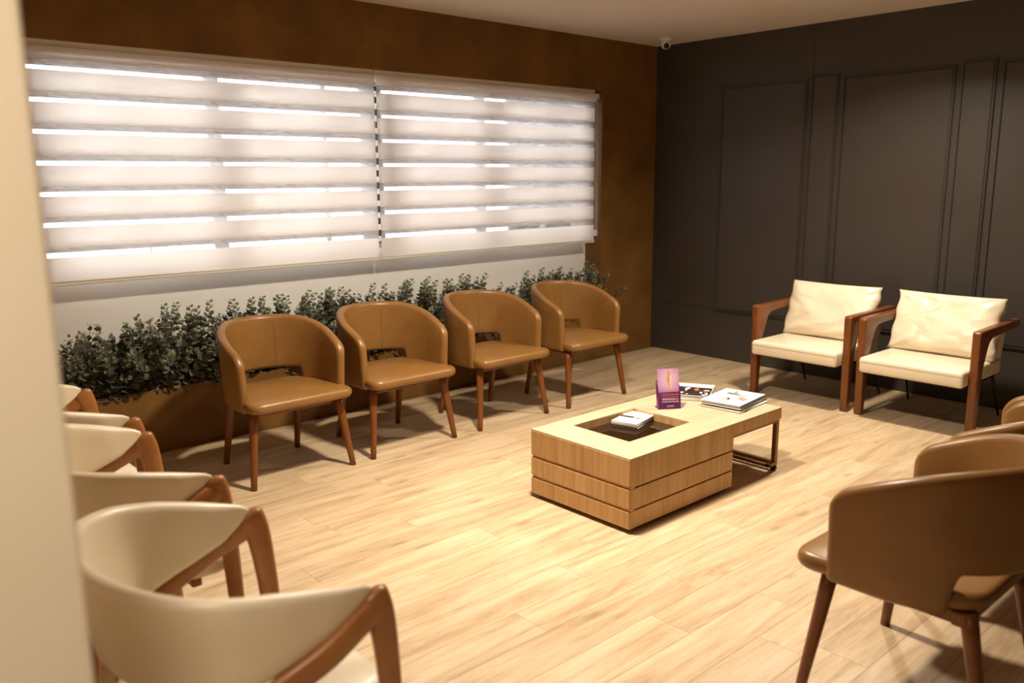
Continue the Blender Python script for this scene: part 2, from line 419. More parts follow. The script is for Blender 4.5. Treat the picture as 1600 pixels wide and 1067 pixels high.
# ------------------------------------------------------------------ ceiling downlights (out of frame, overhead)
def downlight(x, y, label, power=LAMP_W, beam=140):
    o = empty('ceiling_downlight', (x, y, H), 0, label, 'ceiling light', 'recessed ceiling downlights')
    ring = [Vector((0.135*math.cos(a), 0.135*math.sin(a), -0.006)) for a in [2*math.pi*k/32 for k in range(33)]]
    V, F = [], []
    for k in range(32):
        a = 2*math.pi*k/32
        for r_, z_ in ((0.120, -0.002), (0.125, -0.012), (0.14, -0.010), (0.148, -0.0005)):
            V.append((r_*math.cos(a), r_*math.sin(a), z_))
    for k in range(32):
        for j in range(3): F.append((k*4+j, k*4+j+1, ((k+1) % 32)*4+j+1, ((k+1) % 32)*4+j))
    link('trim_ring', mesh('trim_ring', V, F, True), o, M['white_plastic'])
    V = [(0.12*math.cos(2*math.pi*k/32), 0.12*math.sin(2*math.pi*k/32), -0.003) for k in range(32)]
    link('diffuser', mesh('diffuser', V, [tuple(range(32))]), o, M['lamp_face'])
    l = bpy.data.lights.new('downlight_lamp', 'AREA'); l.shape = 'DISK'; l.size = 0.22; l.energy = power; l.color = LAMP_C
    l.spread = R(beam)
    lo = link('downlight_lamp', l, None); lo.parent = o; lo.location = (0, 0, -0.016)
downlight(-1.25, -2.40, 'round recessed ceiling downlight between coffee table and ivory armchairs', LAMP_W*0.85)
downlight(-3.50, -2.25, 'round recessed ceiling downlight above the near end of the coffee table', LAMP_W*1.5)
downlight(-6.05, -4.38, 'added out-of-view downlight brightening the end of the partition wall', LAMP_W*0.38, 100)  # added lamp with no known fixture, brightens the partition end

# ------------------------------------------------------------------ zebra blinds
def blind(x0, x1, label, ins=0.004):
    o = empty('zebra_blind', ((x0+x1)/2, 0.03, 0.98), 0, label, 'blind', 'zebra roller blinds in the window recess')
    hw = (x1-x0)/2; Z = lambda z: z-0.98
    link('valance', box_me('valance', -hw, hw, -0.014, -0.011, Z(2.108), Z(2.170), 0.0008, 1), o, M['band'])
    link('roller_tube', tube('roller_tube', [(-hw+0.01, 0.022, Z(2.15)), (hw-0.01, 0.022, Z(2.15))], 0.018, 16), o, M['rail'])
    box('gap_filler', (-hw, hw, 0.004, 0.060, Z(2.170), Z(2.2025)), M['rail'], o)  # pale strip added to keep the gap above the blind from going black
    pitch = 0.1555; top = 2.108
    sh = 0.049
    bandm = box_me('fabric_band', -hw+0.004, hw-0.004, -0.0008, 0.0008, 0, pitch-sh); bandm.materials.append(M['band'])
    sheerm = mesh('sheer_strip', [(-hw+0.004, 0, 0), (hw-0.004, 0, 0), (hw-0.004, 0, sh), (-hw+0.004, 0, sh)], [(0, 1, 2, 3)]); sheerm.materials.append(M['sheer'])
    backm = box_me('rear_band', -hw+ins, hw-0.004, -0.0008, 0.0008, 0, 0.040); backm.materials.append(M['band_back'])
    bsheer = mesh('rear_sheer_strip', [(-hw+ins, 0, 0), (hw-0.004, 0, 0), (hw-0.004, 0, pitch-0.040), (-hw+ins, 0, pitch-0.040)], [(0, 1, 2, 3)]); bsheer.materials.append(M['sheer'])
    for k in range(7):
        zt = top-k*pitch
        link('sheer_strip', sheerm, o, None, (0, 0, Z(zt-sh)))
        if k < 6: link('fabric_band', bandm, o, None, (0, 0, Z(zt-pitch)))
        sft = 0.026
        link('rear_band', backm, o, None, (0, 0.036, Z(zt-sft)))
        if k < 6: link('rear_sheer_strip', bsheer, o, None, (0, 0.036, Z(zt-sft-(pitch-0.040))))
    zl = top-6*pitch-sh
    lb = box_me('fabric_band', -hw+0.004, hw-0.004, -0.0008, 0.0008, 0, zl-1.003); lb.materials.append(M['band'])
    link('fabric_band', lb, o, None, (0, 0, Z(1.003)))
    br = link('bottom_rail', prism('bottom_rail', fillet([(-0.009, 0), (0.03, 0), (0.03, 0.024), (-0.009, 0.024)], [0.006]*4, 3), -hw, hw, 0.0015, 1), o, M['rail'], (0, 0, 0))
    box('rail_groove', (-hw, hw, -0.0105, -0.009, 0.017, 0.020), M['alu'], br)
    return o
bl1 = blind(-4.875, -2.846, 'left-hand white zebra blind reaching behind the partition wall')
bl2 = blind(-2.832, -0.742, 'right-hand white zebra blind with the cord beside the pillar', 0.055)
tabm = box_me('gap_dash', 0, 0.020, -0.0006, 0.0006, 0, 0.036); tabm.materials.append(M['band'])  # small tabs added to imitate the bright dashes in the blind gap
for k in range(14): link('gap_dash', tabm, bl2, None, (-(2.832-0.742)/2-0.007, 0.014, 0.045+k*0.0778))
# cord loop and tensioner on the right blind
hw2 = (2.832-0.742)/2
cx = hw2+0.022
pts = [Vector((cx-0.010, -0.004, 1.17)), Vector((cx-0.010, -0.004, 0.10)), Vector((cx-0.006, -0.004, 0.085)), Vector((cx, -0.004, 0.08)), Vector((cx+0.006, -0.004, 0.085)), Vector((cx+0.010, -0.004, 0.10)), Vector((cx+0.010, -0.004, 1.17))]
link('pull_cord', tube('pull_cord', pts, 0.0035, 8), bl2, M['alu'])
box('cord_tensioner', (cx-0.014, cx+0.014, -0.010, 0.012, 0.055, 0.105), M['white_plastic'], bl2, 0.004)
box('end_bracket', (hw2, cx+0.016, -0.012, 0.06, 1.155, 1.195), M['white_plastic'], bl2, 0.004)

# ------------------------------------------------------------------ tub chairs (tan leather)
def shell_me(name, path, ztop, zbot, thick, flare, m_=18, zref=0.6):
    """upright band following a plan path; ztop/zbot/thick per station"""
    V, F = [], []; L = len(path)
    for i, p in enumerate(path):
        t = (path[min(i+1, L-1)]-path[max(i-1, 0)]); t.z = 0; t.normalize()
        nrm = Vector((-t.y, t.x, 0))
        zt, zb, th = ztop[i], zbot[i], thick[i]
        hh = (zt-zb)/2; zc = (zt+zb)/2; r_ = min(th/2, hh)
        loop = []
        q = m_//2
        for k in range(q):                      # top cap, outer to inner
            a = math.pi*k/(q-1); loop.append((math.cos(a)*th/2, zt-r_+math.sin(a)*r_))
        for k in (0.75, 0.5, 0.25): loop.append((-th/2, zb+r_+(zt-zb-2*r_)*k))
        for k in range(q):
            a = math.pi+math.pi*k/(q-1); loop.append((math.cos(a)*th/2, zb+r_+math.sin(a)*r_))
        for k in (0.25, 0.5, 0.75): loop.append((th/2, zb+r_+(zt-zb-2*r_)*k))
        for (o_, z_) in loop:
            V.append(Vector((p.x, p.y, 0)) + nrm*(o_+flare*(z_-zref)) + Vector((0, 0, z_)))
    n = len(V)//L
    for i in range(L-1):
        for k in range(n): F.append((i*n+k, i*n+(k+1) % n, (i+1)*n+(k+1) % n, (i+1)*n+k))
    F.append(tuple(range(n))); F.append(tuple((L-1)*n+k for k in range(n)))
    return mesh(name, V, F, True)
def smooth01(t): t = max(0, min(1, t)); return t*t*(3-2*t)
def u_path(a, yf, y0, b, ns=14, na=44, ends=7, pinch=0.0):
    """U in plan, front at -y: side from yf to y0 then half ellipse to the back"""
    pts = []
    for k in range(ends+ns):
        t = k/(ends+ns); t = t**1.6
        pts.append(Vector((-a+pinch*(1-t)**2, yf+(y0-yf)*t, 0)))
    for k in range(na+1):
        an = math.pi*k/na
        pts.append(Vector((-a*math.cos(an), y0+b*math.sin(an), 0)))
    L = [Vector((-p.x, p.y, 0)) for p in pts[:ends+ns]][::-1]
    return pts+L
def seat_me(name, outline, z0, z1, dome=0.012, rings=7):
    """cushion from plan outline with rounded rim"""
    V, F = [], []; n = len(outline)
    c = Vector((0, sum(p[1] for p in outline)/n, 0))
    hh = (z1-z0)/2; zc = (z0+z1)/2
    prof = []
    for k in range(9):
        a = -math.pi/2+math.pi*k/8
        prof.append((math.cos(a)*hh*0.9, math.sin(a)*hh))
    cols = []
    for (dx, dz) in prof:
        ring = []
        for p in outline:
            d = Vector((p[0], p[1], 0))-c; l = d.length
            ring.append(len(V)); V.append(c+d*((l-hh*0.9+dx)/l)+Vector((0, 0, zc+dz)))
        cols.append(ring)
    for s in (0.8, 0.55, 0.3):
        ring = []
        for p in outline:
            d = Vector((p[0], p[1], 0))-c; l = d.length
            ring.append(len(V)); V.append(c+d*((l-hh*0.9)/l*s)+Vector((0, 0, z1+dome*(1-s*s))))
        cols.append(ring)
    for a, b in zip(cols[:-1], cols[1:]):
        for k in range(n): F.append((a[k], a[(k+1) % n], b[(k+1) % n], b[k]))
    F.append(tuple(cols[0][::-1])); F.append(tuple(cols[-1]))
    return mesh(name, V, F, True)
def outline_round(pts, rad, n=6): return fillet(pts, rad, n)

def leg_me(top, foot, rt, rf):
    P = [Vector(top).lerp(Vector(foot), k/6) for k in range(7)]
    rr = [rt+(rf-rt)*(k/6) for k in range(7)]
    P.append(Vector(foot)+Vector((0, 0, 0)))
    return tube('leg', P[:7], rr, 16)

def make_tub(label, group):
    o = empty('tub_chair', (0, 0, 0), 0, label, 'chair', group)
    a, yf, y0, b = 0.280, -0.190, -0.055, 0.310
    path = u_path(a, yf, y0, b, 16, 110, 7)
    L = len(path)
    # arclength from the nearer front end
    s = [0]
    for i in range(1, L): s.append(s[-1]+(path[i]-path[i-1]).length)
    tot = s[-1]
    zt, zb, th = [], [], []
    for i, p in enumerate(path):
        d = min(s[i], tot-s[i])
        f = max(0, min(1, (p.y-yf)/(y0+b-yf)))
        z1 = 0.650+0.138*math.sin(f*math.pi/2)**1.05
        r_ = 0.055
        if d < r_: z1 -= r_-math.sqrt(max(0, r_*r_-(r_-d)**2))
        z0 = 0.375
        cut = math.sin(min(1,max(0,(d-0.322)/0.030))*math.pi/2)**0.6
        z0 = z0+(0.490-z0)*cut
        if d < 0.02: z0 += 0.02-math.sqrt(max(0, 0.02**2-(0.02-d)**2))
        t_ = 0.046
        if d < t_/2: t_ = 2*math.sqrt(max(1e-6, (t_/2)**2-(t_/2-d)**2))*0.9+0.004
        zt.append(z1); zb.append(z0); th.append(t_)
    sh = link('backrest_shell', shell_me('backrest_shell', path, zt, zb, th, 0.05), o, M['leather'])
    # stitched seams on the inner face of the back
    for ang in (112,):
        an = R(ang); px = -a*math.cos(an); py = y0+b*math.sin(an)
        nx, ny = -math.cos(an)/a, math.sin(an)/b; l = math.hypot(nx, ny); nx /= l; ny /= l
        P = []
        for k in range(9):
            z_ = 0.510+k*(0.772-0.510)/8; off = -0.023+0.05*(z_-0.6)
            if k == 8: off += 0.006
            P.append(Vector((px+nx*off, py+ny*off, z_)))
        link('seam', tube('seam', P, 0.0013, 6), sh, M['seam'])
    ol = outline_round([(-0.298, -0.300), (0.298, -0.300), (0.262, 0.03), (0.20, 0.205), (-0.20, 0.205), (-0.262, 0.03)], [0.075, 0.075, 0.12, 0.10, 0.10, 0.12], 7)
    link('seat', seat_me('seat', ol, 0.388, 0.440, 0.012), o, M['leather'])
    # under frame
    fr = link('seat_frame', box_me('seat_frame', -0.215, 0.215, -0.185, -0.145, 0.345, 0.385, 0.005), o, M['leg'])
    box('frame_rail', (-0.215, 0.215, 0.13, 0.17, 0.345, 0.385), M['leg'], fr, 0.005)
    box('frame_rail', (-0.205, -0.165, -0.146, 0.131, 0.345, 0.385), M['leg'], fr, 0.005)
    box('frame_rail', (0.165, 0.205, -0.146, 0.131, 0.345, 0.385), M['leg'], fr, 0.005)
    for sx in (-1, 1):
        link('leg', leg_me((sx*0.238, -0.195, 0.385), (sx*0.284, -0.245, 0.0), 0.0235, 0.0155), o, M['leg'])
        link('leg', leg_me((sx*0.192, 0.165, 0.385), (sx*0.212, 0.245, 0.0), 0.0235, 0.0155), o, M['leg'])
    return o
tubs = [(-3.985, -0.705, 0, 'tan leather tub chair nearest the cream chairs, first in the row before the planter'),
        (-3.285, -0.700, 0, 'tan leather tub chair, second from the left in the row before the planter'),
        (-2.520, -0.700, 0, 'tan leather tub chair, third from the left in the row before the planter'),
        (-1.765, -0.715, 0, 'tan leather tub chair nearest the charcoal wall, last in the row before the planter'),
        (-3.520, -3.880, R(180), 'tan leather tub chair seen from behind, nearest in the right foreground'),
        (-2.760, -3.892, R(180), 'tan leather tub chair partly hidden behind the nearest foreground tub chair'),
        (-2.115, -3.86, R(180), 'tan leather tub chair cut by the right edge beside the ivory armchairs')]
G1, G2 = 'tan tub chairs in front of the planter', 'tan tub chairs in the right foreground'
t0 = make_tub(tubs[0][3], G1); t0.location = (tubs[0][0], tubs[0][1], 0)
for i, (x, y, rz, lb) in enumerate(tubs[1:]): dup(t0, (x, y, 0), rz, lb, G1 if i < 3 else G2)

# ------------------------------------------------------------------ ivory armchairs
def pillow_me(name, w_, h_, t_, seed, n=36):
    rn = random.Random(seed); V, F = [], []
    folds = [(rn.uniform(-1, 1), rn.uniform(-0.8, 1), rn.uniform(0, 6.28), rn.uniform(5, 11), rn.uniform(0.2, 0.5)) for _ in range(9)]
    def prof(u, v):
        e = max(0.0, (1-abs(u)**3.2)*(1-abs(v)**3.2))
        return e**0.45
    for side in (1, -1):
        for j in range(n+1):
            for i in range(n+1):
                u = -1+2*i/n; v = -1+2*j/n
                u = math.copysign(abs(u)**0.85, u); v = math.copysign(abs(v)**0.85, v)
                pin = 1-0.025*(1-abs(v)**2)*(abs(u)**6); pin2 = 1-0.035*(1-abs(u)**2)*(abs(v)**6)
                wob = 0.006*math.sin(9*v+seed)*abs(u)**8
                x = u*w_/2*pin+wob; z = v*h_/2*pin2
                p = prof(u, v); th = t_/2*p
                wr_ = 0
                for (fu, fv, fa, ff, fw) in folds:
                    du, dv = u-fu, v-fv
                    al = du*math.cos(fa)+dv*math.sin(fa)*0.7; ac = -du*math.sin(fa)+dv*math.cos(fa)*0.7
                    wr_ += math.exp(-(al/0.55)**2-(ac/(0.10+0.1*fw))**2)*(0.5 if fw > 0.35 else -0.5)
                # radial creases from corners
                for cu in (-1, 1):
                    for cv in (-1, 1):
                        d = math.hypot(u-cu, v-cv); an = math.atan2(v-cv, u-cu)
                        wr_ += 0.55*math.exp(-(d/0.6)**2)*math.sin(an*9+seed)*min(1, d*3)
                y = side*th+side*0.017*wr_*p
                V.append((x, -y, z))
    k = (n+1)*(n+1)
    for s in (0, 1):
        for j in range(n):
            for i in range(n):
                a = s*k+j*(n+1)+i; q = (a, a+1, a+n+2, a+n+1)
                F.append(q if s == 0 else q[::-1])
    me = mesh(name, V, F, True)
    bm = bmesh.new(); bm.from_mesh(me); bmesh.ops.remove_doubles(bm, verts=bm.verts, dist=0.0008)
    bmesh.ops.recalc_face_normals(bm, faces=bm.faces); bm.to_mesh(me); bm.free()
    for p in me.polygons: p.use_smooth = True
    return me
def make_arm(seed, label, loc, rz):
    """front faces local -y, origin on the floor at the front-leg line"""
    o = empty('lounge_armchair', loc, rz, label, 'armchair', 'ivory leather armchairs against the charcoal wall')
    for sx in (-1, 1):
        x0 = sx*0.345-0.024; x1 = sx*0.345+0.024
        x0, x1 = (0.312, 0.362) if sx > 0 else (-0.362, -0.312)
        arm = fillet([(-0.030, 0.40), (-0.034, 0.632), (0.60, 0.640), (0.60, 0.592), (0.115, 0.572), (0.045, 0.40)], [0, 0.022, 0.02, 0.02, 0.10, 0.0], 8)
        link('armrest', prism('armrest', arm, x0, x1, 0.009, 3, nobev=0.40), o, M['armwood'])
        lg = [(-0.030, 0.40), (0.045, 0.40), (0.022, 0.0), (-0.020, 0.0)]
        link('leg', prism('leg', lg, x0, x1, 0.009, 3, nobev=0.40), o, M['armwood'])
        link('rear_leg', tube('rear_leg', [(sx*0.27, 0.47, 0.30), (sx*0.285, 0.62, 0.0)], [0.010, 0.007], 10), o, M['blackmetal'])
    # L-shaped upholstered body: seat block and leaning back board
    st = box_me('seat', -0.311, 0.311, -0.105, 0.50, 0.300, 0.398, 0.020, 4)
    for p in st.polygons: p.use_smooth = True
    s = link('seat', st, o, M['ivory'])
    box('seam', (-0.306, 0.306, -0.1065, -0.104, 0.372, 0.3745), M['ivory'], s)
    bb = fillet([(0.43, 0.31), (0.50, 0.30), (0.572, 0.605), (0.522, 0.61)], [0.015]*4, 4)
    link('backrest', prism('backrest', bb, -0.300, 0.300, 0.010, 3), o, M['ivory'])
    box('seat_frame', (-0.29, 0.29, -0.02, 0.48, 0.278, 0.302), M['blackmetal'], o, 0.004)
    pw, ph = 0.655, 0.400
    c = link('back_cushion', pillow_me('back_cushion', pw, ph, 0.15, seed), o, M['cushion'], (0, 0.392, 0.583), (R(-20), 0, 0))
    return o
make_arm(3, 'ivory leather armchair with wooden arms, nearer the window wall', (-0.785, -1.905, 0), R(-90))
make_arm(8, 'ivory leather armchair with wooden arms, nearer the foreground tub chairs', (-0.785, -2.675, 0), R(-90))

# ------------------------------------------------------------------ cream chairs at the left
def make_cream(label):
    o = empty('cream_chair', (0, 0, 0), 0, label, 'chair', 'cream chairs along the partition wall')
    # plan path of the band, tips at the front, widest at mid depth
    half = catmull([(-0.303, -0.258, 0), (-0.312, -0.15, 0), (-0.312, -0.03, 0), (-0.288, 0.07, 0), (-0.215, 0.15, 0), (-0.11, 0.196, 0), (0, 0.212, 0)], 9)
    path = half+[Vector((-p.x, p.y, 0)) for p in half[:-1]][::-1]
    L = len(path); s = [0]
    for i in range(1, L): s.append(s[-1]+(path[i]-path[i-1]).length)
    tot = s[-1]
    def interp(d, tb):
        for (a, va), (b, vb) in zip(tb[:-1], tb[1:]):
            if d <= b: return va+(vb-va)*smooth01((d-a)/(b-a)) if False else va+(vb-va)*(d-a)/(b-a)
        return tb[-1][1]
    TT = [(0, 0.700), (0.02, 0.712), (0.12, 0.742), (0.22, 0.768), (0.32, 0.787), (0.45, 0.803), (0.7, 0.810)]
    TB = [(0, 0.690), (0.02, 0.668), (0.07, 0.632), (0.16, 0.600), (0.28, 0.566), (0.40, 0.556), (0.55, 0.570), (0.7, 0.575)]
    zt, zb, th = [], [], []
    for i, p in enumerate(path):
        d = min(s[i], tot-s[i])
        zt.append(interp(d, TT)); zb.append(interp(d, TB)); th.append(0.012+0.026*min(1, d/0.10))
    link('backrest', shell_me('backrest', path, zt, zb, th, 0.20, zref=0.79), o, M['cream'])
    for sx in (-1, 1):
        sd = Vector((1, 0, 0))
        fl_ = catmull([(sx*0.265, -0.330, 0.0), (sx*0.275, -0.312, 0.25), (sx*0.282, -0.295, 0.50), (sx*0.285, -0.278, 0.63), (sx*0.286, -0.255, 0.688)], 6)
        n_ = len(fl_)
        sec = [(0.015+0.003*(k/n_), 0.016+0.019*min(1, 1.1*k/n_)) for k in range(n_)]
        sec[-1] = (0.010, 0.014); sec[-2] = (0.015, 0.026)
        link('leg', sweep('leg', fl_, sec, sd, 14, 3.0), o, M['creamwood'])
        ar = catmull([(sx*0.285, -0.285, 0.655), (sx*0.292, -0.235, 0.640), (sx*0.303, -0.14, 0.598), (sx*0.288, -0.03, 0.550), (sx*0.262, 0.045, 0.490), (sx*0.250, 0.075, 0.40), (sx*0.250, 0.095, 0.20), (sx*0.252, 0.120, 0.0)], 6)
        n_ = len(ar); sec = []
        for k in range(n_):
            t = k/(n_-1)
            h_ = 0.030 if t < 0.55 else 0.030-(t-0.55)/0.45*0.013
            sec.append((0.016, h_))
        link('side_support', sweep('side_support', ar, sec, sd, 14, 3.0), o, M['creamwood'])
    box('seat_rail', (-0.215, 0.215, -0.235, -0.205, 0.345, 0.385), M['creamwood'], o, 0.005)
    box('seat_rail', (-0.235, 0.235, 0.06, 0.09, 0.345, 0.385), M['creamwood'], o, 0.005)
    ol = outline_round([(-0.262, -0.335), (0.262, -0.335), (0.225, 0.06), (0.16, 0.14), (-0.16, 0.14), (-0.225, 0.06)], [0.07, 0.07, 0.1, 0.1, 0.1, 0.1], 7)
    link('seat', seat_me('seat', ol, 0.380, 0.452, 0.014), o, M['cream'])
    return o
CX = -5.375
c0 = make_cream('cream upholstered chair with wooden arms, largest, at the lower left'); c0.location = (CX, -3.095, 0); c0.rotation_euler = (0, 0, R(90))
dup(c0, (CX+0.03, -2.225, 0), R(90), 'cream upholstered chair with wooden arms, middle one along the partition')
dup(c0, (CX+0.06, -1.445, 0), R(90), 'cream upholstered chair with wooden arms, farthest, beside the planter')

# ------------------------------------------------------------------ coffee table
TX0, TX1, TXB, TY0, TY1, TH = -3.312, -2.105, -2.538, -2.553, -1.94, 0.340
ct = empty('coffee_table', ((TX0+TX1)/2, (TY0+TY1)/2, 0), 0, 'oak coffee table with grooved box base, glass inset and bronze leg frame', 'table')
ox, oy = (TX0+TX1)/2, (TY0+TY1)/2
def tb(name, x0, x1, y0, y1, z0, z1, mt, par=ct, bev=0.0015): return box(name, (x0-ox, x1-ox, y0-oy, y1-oy, z0, z1), mt, par, bev)
tb('plinth', TX0+0.03, TXB-0.03, TY0+0.03, TY1-0.03, 0.0, 0.016, M['plinth'], bev=0)
# frame-shaped top around the inset
HX0, HX1, HY0, HY1 = -3.128, -2.672, -2.392, -2.040
z0, z1 = TH-0.006, TH
def top_me():
    bm = bmesh.new()
    O = [(TX0, TY0), (TX1, TY0), (TX1, TY1), (TX0, TY1)]; I = [(HX0, HY0), (HX1, HY0), (HX1, HY1), (HX0, HY1)]
    rings = []
    for ring in (O, I):
        for z in (z0, z1): rings.append([bm.verts.new((p[0]-ox, p[1]-oy, z)) for p in ring])
    ob, ot, ib, it = rings
    for k in range(4):
        j = (k+1) % 4
        bm.faces.new((ot[k], ot[j], it[j], it[k])); bm.faces.new((ob[j], ob[k], ib[k], ib[j]))
        bm.faces.new((ob[k], ob[j], ot[j], ot[k])); bm.faces.new((ib[j], ib[k], it[k], it[j]))
    bmesh.ops.recalc_face_normals(bm, faces=bm.faces)
    me = bpy.data.meshes.new('tabletop'); bm.to_mesh(me); bm.free(); return me
link('tabletop', top_me(), ct, M['veneer_top'])
# tiers of the box: three bands, wider grooves on the short drawer side
bands = [(0.213, 0.334), (0.112, 0.200), (0.020, 0.099)]
T = 0.018
for (a, b) in bands:
    tb('drawer_front', TX0-0.001, TX0+0.008, TY0, TY1, a, b, M['veneer'], bev=0.003)
    tb('side_panel', TX0+0.008, TXB, TY0, TY0+T, a-0.006 if a > 0.05 else a, b, M['veneer'])
    tb('side_panel', TX0+0.008, TXB, TY1-T, TY1, a-0.006 if a > 0.05 else a, b, M['veneer'])
tb('core', TX0+0.008, TX0+2*T, TY0+0.002, TY1-0.002, 0.018, 0.33, M['veneer'], bev=0)
tb('end_panel', TXB-T, TXB, TY0+T, TY1-T, 0.02, 0.28, M['veneer'])
# inset walls and smoked glass
gz = 0.300
for b in [(HX0-0.012, HX0, HY0-0.012, HY1+0.012), (HX1, HX1+0.012, HY0-0.012, HY1+0.012), (HX0, HX1, HY0-0.012, HY0), (HX0, HX1, HY1, HY1+0.012)]:
    tb('inset_wall', *b, gz-0.01, TH-0.006, M['veneer'], bev=0)
tb('glass_inset', HX0, HX1, HY0, HY1, gz-0.008, gz, M['smoked'], bev=0)
# cantilever slab and bronze frame
tb('extension_slab', TXB, TX1, TY0, TY1, TH-0.062, TH-0.006, M['veneer'])
fr = tb('leg_frame', TX1-0.034, TX1-0.010, TY0+0.004, TY1-0.004, TH-0.080, TH-0.062, M['copper'])
for yy in (TY0+0.004, TY1-0.028):
    tb('frame_post', TX1-0.034, TX1-0.010, yy, yy+0.024, 0.030, TH-0.080, M['copper'], fr)
    tb('frame_top_rail', TXB, TX1-0.034, yy, yy+0.024, TH-0.076, TH-0.062, M['copper'], fr)
tb('frame_bottom_rail', TX1-0.034, TX1-0.010, TY0+0.028, TY1-0.028, 0.030, 0.050, M['copper'], fr)
tb('frame_bottom_rail', TX1-0.090, TX1-0.070, TY0+0.004, TY1-0.004, 0.030, 0.044, M['copper'], fr)
for yy in (TY0+0.004, TY1-0.028):
    tb('frame_foot', TX1-0.090, TX1-0.034, yy, yy+0.024, 0.030, 0.048, M['copper'], fr)
for yy in (TY0+0.016, TY1-0.016):
    V = []
    wh = tube('caster', [(TX1-0.034-ox, yy-oy, 0.015), (TX1-0.016-ox, yy-oy, 0.015)], 0.015, 16)
    link('caster', wh, ct, M['plinth'])

# ------------------------------------------------------------------ things on the table
def quad_print(name, polys, parent, z):
    V, F, mi, mats = [], [], [], []
    for pts, mt in polys:
        k = len(V); V += [(p[0], p[1], z+0.00012*len(F)) for p in pts]; F.append(tuple(range(k, k+len(pts))))
        if mt not in mats: mats.append(mt)
        mi.append(mats.index(mt))
    me = bpy.data.meshes.new(name); me.from_pydata(V, [], F); me.update()
    for mt in mats: me.materials.append(mt)
    for p, k in zip(me.polygons, mi): p.material_index = k
    return link(name, me, parent)
def rect(x0, y0, x1, y1): return [(x0, y0), (x1, y0), (x1, y1), (x0, y1)]
def blob(x, y, rx, ry, n=14): return [(x+rx*math.cos(2*math.pi*k/n), y+ry*math.sin(2*math.pi*k/n)) for k in range(n)]
def magazine(loc, rz, label, w_=0.205, h_=0.275, t_=0.008, cover='paper', prints=(), curl=0.0, cat='magazine', group=None):
    o = empty('magazine' if cat == 'magazine' else 'leaflet', loc, rz, label, cat, group)
    box('pages', (-w_/2+0.001, w_/2-0.0015, -h_/2+0.0015, h_/2-0.0015, 0.0006, t_-0.0006), M['paper_edge'], o)
    # cover folded around the spine
    V, F = [], []; n = 10
    for k in range(n+1):
        u = k/n; zc = t_+curl*max(0, (u-0.55)/0.45)**2
        for yy in (-h_/2, h_/2): V.append((-w_/2+w_*u, yy, zc))
    for k in range(n): F.append((2*k, 2*k+2, 2*k+3, 2*k+1))
    b = len(V)
    V += [(-w_/2, -h_/2, 0), (-w_/2, h_/2, 0), (w_/2, -h_/2, 0), (w_/2, h_/2, 0)]
    F += [(0, 1, b+1, b), (b, b+1, b+3, b+2)]
    cv = link('cover', mesh('cover', V, F), o, M[cover])
    if prints: quad_print('cover_print', prints, cv, t_+0.0004)
    return o
S = 0.34
MG = 'magazines on the coffee table'
# pile behind the brochure stand
rb = R(-62)
magazine((-2.235, -2.075, S), rb+R(5), 'dark-spined magazine at the bottom of the pile behind the purple stand', t_=0.009, cover='paper', group=MG)
magazine((-2.222, -2.070, S+0.0092), rb-R(4), 'thick magazine in the middle of the pile behind the purple stand', t_=0.010, cover='ink_dark', group=MG)
rnk = random.Random(5)
pr = [(rect(-0.095, -0.128, 0.095, 0.128), M['ink_skin2']), ]
pr2 = []
for k in range(26):
    x, y = rnk.uniform(-0.085, 0.085), rnk.uniform(-0.12, 0.03)
    pr2.append((blob(x, y, rnk.uniform(0.006, 0.018), rnk.uniform(0.006, 0.02), 7), M[rnk.choice(['ink_dark', 'ink_dark', 'ink_white', 'ink_skin', 'ink_white', 'ink_red'])]))
mg = magazine((-2.215, -2.075, S+0.0194), rb, 'glossy magazine with a busy dark cover photo, topmost behind the purple stand', t_=0.006, cover='paper', prints=[(rect(-0.10, -0.13, 0.10, 0.055), M['ink_dark'])], group=MG)
quad_print('cover_photo', pr2, [c for c in mg.children if c.name.startswith('cover')][0], 0.0068)
# pile on the extension
ra = R(-82)
magazine((-2.235, -2.355, S), ra-R(3), 'pale magazine at the bottom of the pile on the table end', w_=0.22, h_=0.30, t_=0.007, cover='paper', group=MG)
magazine((-2.205, -2.345, S+0.0072), ra+R(2), 'dark green magazine near the bottom of the pile on the table end', w_=0.22, h_=0.30, t_=0.007, cover='ink_teal', group=MG)
magazine((-2.225, -2.345, S+0.0144), ra-R(1), 'black-covered magazine under the white one on the table end', w_=0.22, h_=0.30, t_=0.010, cover='ink_dark', group=MG)
wp = [(rect(-0.06, 0.045, 0.025, 0.078), M['ink_green']), (blob(-0.012, -0.055, 0.020, 0.026), M['ink_dark']), (blob(-0.016, -0.058, 0.013, 0.018), M['ink_skin2']),
      (rect(0.005, 0.02, 0.028, 0.075), M['ink_lilac']), (rect(0.032, 0.0, 0.05, 0.07), M['ink_lilac']), (blob(0.05, -0.01, 0.014, 0.022), M['ink_skin']), (blob(0.072, -0.02, 0.012, 0.03), M['ink_skin']), (rect(-0.03, 0.07, -0.02, 0.12), M['ink_orange'])]
magazine((-2.210, -2.325, S+0.0246), ra, 'white magazine with small colour pictures on top of the table-end pile', w_=0.225, h_=0.31, t_=0.006, cover='paper', prints=wp, curl=0.0, group=MG)
